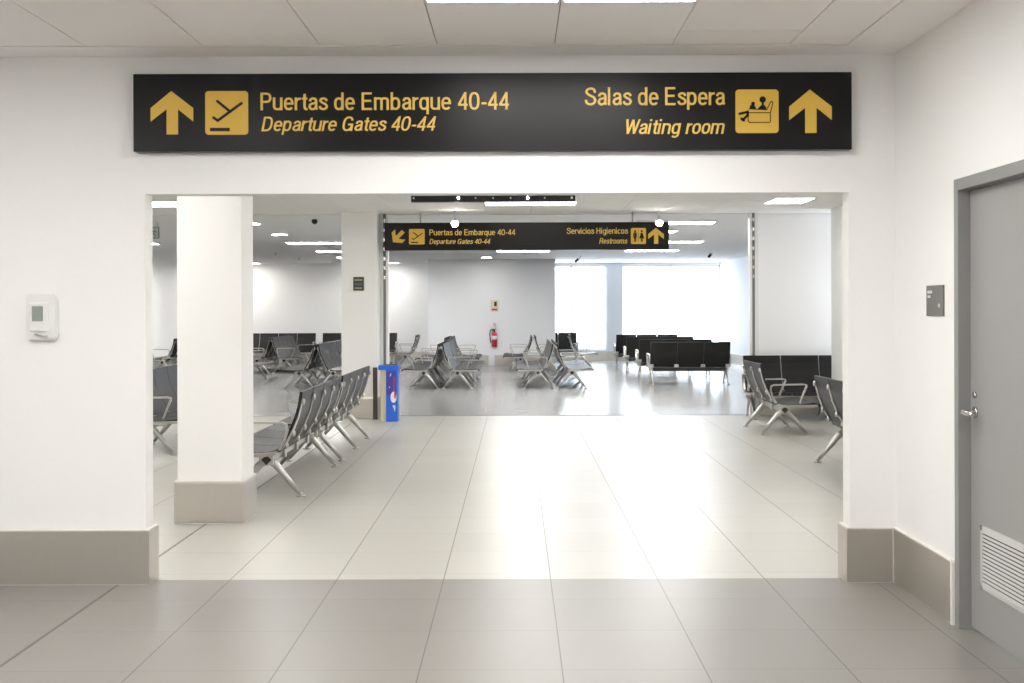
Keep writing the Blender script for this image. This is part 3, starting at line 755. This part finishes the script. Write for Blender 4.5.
# ------------------------------------------------------------------ beam benches
PITCH = .535
BACK = [(.185, .375), (.155, .43), (.115, .50), (.075, .575), (.040, .66), (.015, .75), (.0, .857)]
SEAT = [(.70, .352), (.68, .376), (.62, .384), (.52, .374), (.40, .362), (.28, .362), (.21, .378)]
MESH = {}
def mesh_of(key, make, m, smooth=False):
    if key not in MESH:
        bm = make(); bmesh.ops.recalc_face_normals(bm, faces=bm.faces[:])
        me = bpy.data.meshes.new(key); bm.to_mesh(me); bm.free(); me.materials.append(m); MESH[key] = me
    return MESH[key]
def part(name, key, make, m, parent, loc=(0, 0, 0)):
    o = bpy.data.objects.new(name, mesh_of(key, make, m)); o.location = loc
    return link(o, parent)
hw = PITCH / 2 - .006
def mk_seat():
    return ribbon(bmesh.new(), SEAT, (.0, .026), -hw, hw, .006)
def mk_back():
    return ribbon(bmesh.new(), BACK, (.0, .024), -hw, hw, .006)
def mk_rib():
    bm = bmesh.new()
    # upright bar behind the backrest, running under the seat
    pr = [(.04, .345)] if False else []
    path = [(.60, .352), (.42, .338), (.28, .332), (.195, .345), (.135, .40), (.085, .475), (.045, .555), (.010, .645), (-.012, .735), (-.020, .775)]
    ribbon(bm, path, (.016, .0), -.021, .021, .003)
    for (u, z) in ((-.024, .775), (.055, .515), (.112, .42)):
        sphere(bm, (0, u, z), .022, 1.1, .8, 1.3, 10, 7)
    # saddle on beam
    box(bm, -.035, .035, .215, .33, .26, .345, bevel=.006)
    return bm
def mk_rib_short():
    bm = bmesh.new()
    ribbon(bm, [(.60, .352), (.42, .338), (.28, .332), (.195, .345), (.16, .385)], (.016, .0), -.021, .021, .003)
    box(bm, -.045, .045, .125, .16, .345, .405, bevel=.006); box(bm, -.035, .035, .215, .33, .26, .345, bevel=.006)
    return bm
def mk_leg():
    bm = bmesh.new()
    tube(bm, [(0, .27, .315), (0, .20, .255), (0, .10, .135), (0, .012, .03)], [.036, .032, .024, .017], 8, .75)
    tube(bm, [(0, .27, .315), (0, .34, .255), (0, .44, .135), (0, .528, .03)], [.036, .032, .024, .017], 8, .75)
    cyl(bm, (-.04, .27, .305), .050, .08, 'x', 16)
    return bm
def mk_foot():
    bm = bmesh.new(); cyl(bm, (0, 0, 0), .040, .012, 'z', 14, .034); cyl(bm, (0, 0, .012), .016, .022, 'z', 10, .014)
    return bm
def mk_arm():
    bm = bmesh.new()
    pts = [(.165, .385), (.118, .47), (.095, .545), (.105, .592), (.14, .603), (.30, .607), (.49, .610), (.525, .602), (.527, .585), (.49, .50), (.445, .385)]
    ribbon(bm, pts, (.009, .009), -.016, .016, .003)
    ribbon(bm, [(.66, .352), (.45, .345), (.30, .343), (.19, .36)], (.014, .014), -.02, .02, .004)
    return bm
def mk_cap():
    bm = bmesh.new(); s = .042
    prism(bm, [(0, -s), (s, 0), (0, s), (-s, 0)], lambda p, t: (t, .27 + p[0], .305 + p[1]), -.006, .006)
    return bm
def bench(n, facing, X, Y, label, group, legs=None, short=False, arms=(-1, 1)):
    """n-seat beam bench; (X,Y) = centre of the line through the rear feet; facing in '+x','-x','+y','-y'"""
    rz = {'+y': 0, '-y': PI, '+x': -PI / 2, '-x': PI / 2}[facing]
    t = empty('beam_bench', (X, Y, 0), rz); tag(t, label, 'bench', group)
    L = n * PITCH
    for k in range(n):
        cx = -L / 2 + PITCH * (k + .5)
        part('seat', 'seat', mk_seat, MT['black_pu'], t, (cx, 0, 0))
        part('backrest', 'backrest', mk_back, MT['black_pu'], t, (cx, 0, 0))
    for k in range(n + 1):
        cx = max(-L / 2 + .03, min(L / 2 - .03, -L / 2 + PITCH * k))
        part('back_rib', 'back_rib_short' if short else 'back_rib', mk_rib_short if short else mk_rib, MT['alu'], t, (cx, 0, 0))
    key = 'beam%d' % n
    part('beam', key, lambda: B(-L / 2 + .03, L / 2 - .03, .24, .30, .275, .335, bevel=.008), MT['alu'], t)
    if short: part('beam_cover', 'cover%d' % n, lambda: B(-L / 2 + .07, L / 2 - .07, .17, .236, .262, .338, bevel=.01), MT['black_plastic'], t)
    lx = [-L / 2 + .05, L / 2 - .05] + ([0] if n >= 4 else [])
    if legs: lx = [-L / 2 + v for v in legs]
    for x in lx:
        lg = part('leg', 'leg', mk_leg, MT['alu'], t, (x, 0, 0))
        for u in (0, .54): part('foot_pad', 'foot_pad', mk_foot, MT['alu'], lg, (0, u, 0))
    for s in (-1, 1):
        if s in arms: part('armrest', 'armrest', mk_arm, MT['alu'], t, (s * (L / 2 + .012), 0, 0))
        part('end_cap', 'end_cap', mk_cap, MT['black_plastic'], t, (s * (L / 2 + .0), 0, 0))
    return t
def row(n, facing, at, start, label, group, legs=None, arms=(-1, 1)):
    """bench along Y (facing +-x) or along X (facing +-y), starting at 'start', rear feet on 'at'"""
    c = start + n * PITCH / 2
    if facing in ('+x', '-x'): return bench(n, facing, at, c, label, group, legs, arms=arms)
    return bench(n, facing, c, at, label, group)

G = 'left benches running past the near column'
row(4, '-x', -1.755, 9.46, 'grey-black bench nearest the white column, its back ribs towards the aisle', G, (.05, 1.84))
row(4, '-x', -1.755, 11.70, 'bench right behind the nearest left bench, ending before the far column', G)
row(4, '+x', -4.13, 12.2, 'bench seen through the slit between left wall edge and near column', None)
G = 'right benches by the opening edge'
row(2, '+x', 2.95, 14.0, 'two-seat bench with looped armrest on the right, seen from behind', G)
row(4, '+x', 2.98, 9.46, 'bench cut off by the right edge of the opening', G)
bench(4, '-y', 3.205 + 2 * PITCH, 16.52, 'black bench against the cream wall behind the two-seat bench', None)
G = 'back-to-back benches in the middle of the far hall'
def pair(xc, y, ns, what, G, noarm=False):
    yy = y
    for k, n in enumerate(ns):
        w = what[k]
        # facing -x: local +x is world +y, so the near end is -1; facing +x it is +1
        row(n, '-x', xc - .055, yy, w[0], G, None, (1,) if noarm else (-1, 1)); row(n, '+x', xc + .055, yy, w[1], G, None, (-1,) if noarm else (-1, 1))
        yy += n * PITCH + .06
pair(-1.45, 22.36, (4, 3), (('left-facing bench at the near end of the row left of centre', 'right-facing bench at the near end of the row left of centre'),
                            ('left-facing bench in the back half of the row left of centre', 'right-facing bench in the back half of the row left of centre')), G)
pair(-1.62, 27.3, (5,), (('left-facing bench behind the row left of centre, near the pale wall', 'right-facing bench behind the row left of centre, near the pale wall'),), G)
pair(.745, 22.36, (4, 3), (('left-facing bench at the near end of the row right of centre', 'right-facing bench at the near end of the row right of centre'),
                           ('left-facing bench in the back half of the row right of centre', 'right-facing bench in the back half of the row right of centre')), G)
pair(.43, 28.4, (4,), (('left-facing bench behind the row right of centre, below the extinguisher side', 'right-facing bench behind the row right of centre, near the windows'),), G)
G = 'back-to-back benches left of the far column'
pair(-3.83, 22.36, (4, 3), (('left-facing bench nearest of those seen just left of the far column', 'right-facing bench nearest the far column on its left side'),
                            ('left-facing bench behind the nearest one left of the far column', 'right-facing bench farther back beside the far column')), G, True)
pair(-3.95, 27.3, (5,), (('left-facing bench mostly hidden behind the row left of the far column', 'right-facing bench mostly hidden behind the far column'),), G)
pair(-5.89, 28.0, (5,), (('left-facing bench by the edge of the near column, deep in the hall', 'right-facing bench deep in the hall beside the near column edge'),), G)
pair(-6.18, 22.36, (4, 3), (('left-facing bench hidden behind the near column', 'right-facing bench hidden behind the near column'),
                            ('left-facing bench half hidden by the near column, farther back', 'right-facing bench whose front legs show beside the near column')), G)
pair(-7.95, 27.3, (5,), (('left-facing bench of the farthest pair seen in the slit by the left wall', 'right-facing bench of the farthest pair seen in the slit by the left wall'),), G)
G = 'benches along the far wall'
bench(4, '-y', -6.80, 33.45, 'dark bench along the far wall at the left of the row', G)
bench(4, '-y', -4.47, 33.45, 'dark bench along the far wall ending beside the far column', G)
bench(4, '-y', .66, 33.3, 'bench partly hidden by the pale centre wall, in front of the window', G)
row(2, '-x', -2.60, 30.2, 'short left-facing bench at the left corner of the pale centre wall', G)
row(2, '+x', 1.42, 30.2, 'short right-facing bench at the right corner of the pale centre wall', G)
G = 'black benches facing the windows on the right'
for X, Y, l in ((3.495, 23.4, 'nearest black three-seat bench seen from behind in the right row'), (3.495, 25.6, 'second black bench of the right row seen from behind'),
                (3.45, 28.0, 'third black bench of the right row seen from behind'), (3.40, 30.4, 'farthest black bench of the right row, close to the windows')):
    bench(3, '+y', X, Y, l, G, short=True)

# ------------------------------------------------------------------ daylight, camera, colour
w = bpy.data.worlds.new('daylight'); sc.world = w; w.use_nodes = True
bg = w.node_tree.nodes['Background']; bg.inputs[0].default_value = (.86, .93, 1, 1); bg.inputs[1].default_value = 6.5
for a, b in ((.6, 2.66), (3.10, XRF)):
    l = bpy.data.lights.new('window_portal', 'AREA'); l.shape = 'RECTANGLE'; l.size = b - a; l.size_y = 2.45
    l.cycles.is_portal = True
    o = bpy.data.objects.new('window_portal', l); COL.objects.link(o)
    o.location = ((a + b) / 2, YF + .2, 1.56); o.rotation_euler = (-PI / 2, 0, 0)

cam = bpy.data.cameras.new('camera'); co = bpy.data.objects.new('camera', cam); COL.objects.link(co)
cam.sensor_width = 36; cam.lens = F * 36 / 1024
cam.shift_x = -(CX - 512) / 1024; cam.shift_y = -(341.5 - HY) / 1024
co.location = (0, 0, H)
co.rotation_euler = (Matrix.Rotation(PI / 2, 4, 'X') @ Matrix.Rotation(-ROLL, 4, 'Z')).to_euler()
cam.clip_end = 200; cam.clip_start = .05
sc.camera = co
sc.view_settings.view_transform = 'Standard'; sc.view_settings.look = 'None'
sc.view_settings.gamma = 1; sc.view_settings.use_curve_mapping = False
sc.view_settings.exposure = 0.14
cy = sc.cycles
cy.use_denoising = True; cy.max_bounces = 10; cy.diffuse_bounces = 7; cy.glossy_bounces = 5
cy.sample_clamp_indirect = 6; cy.use_light_tree = True; cy.caustics_reflective = False
cy.caustics_refractive = False
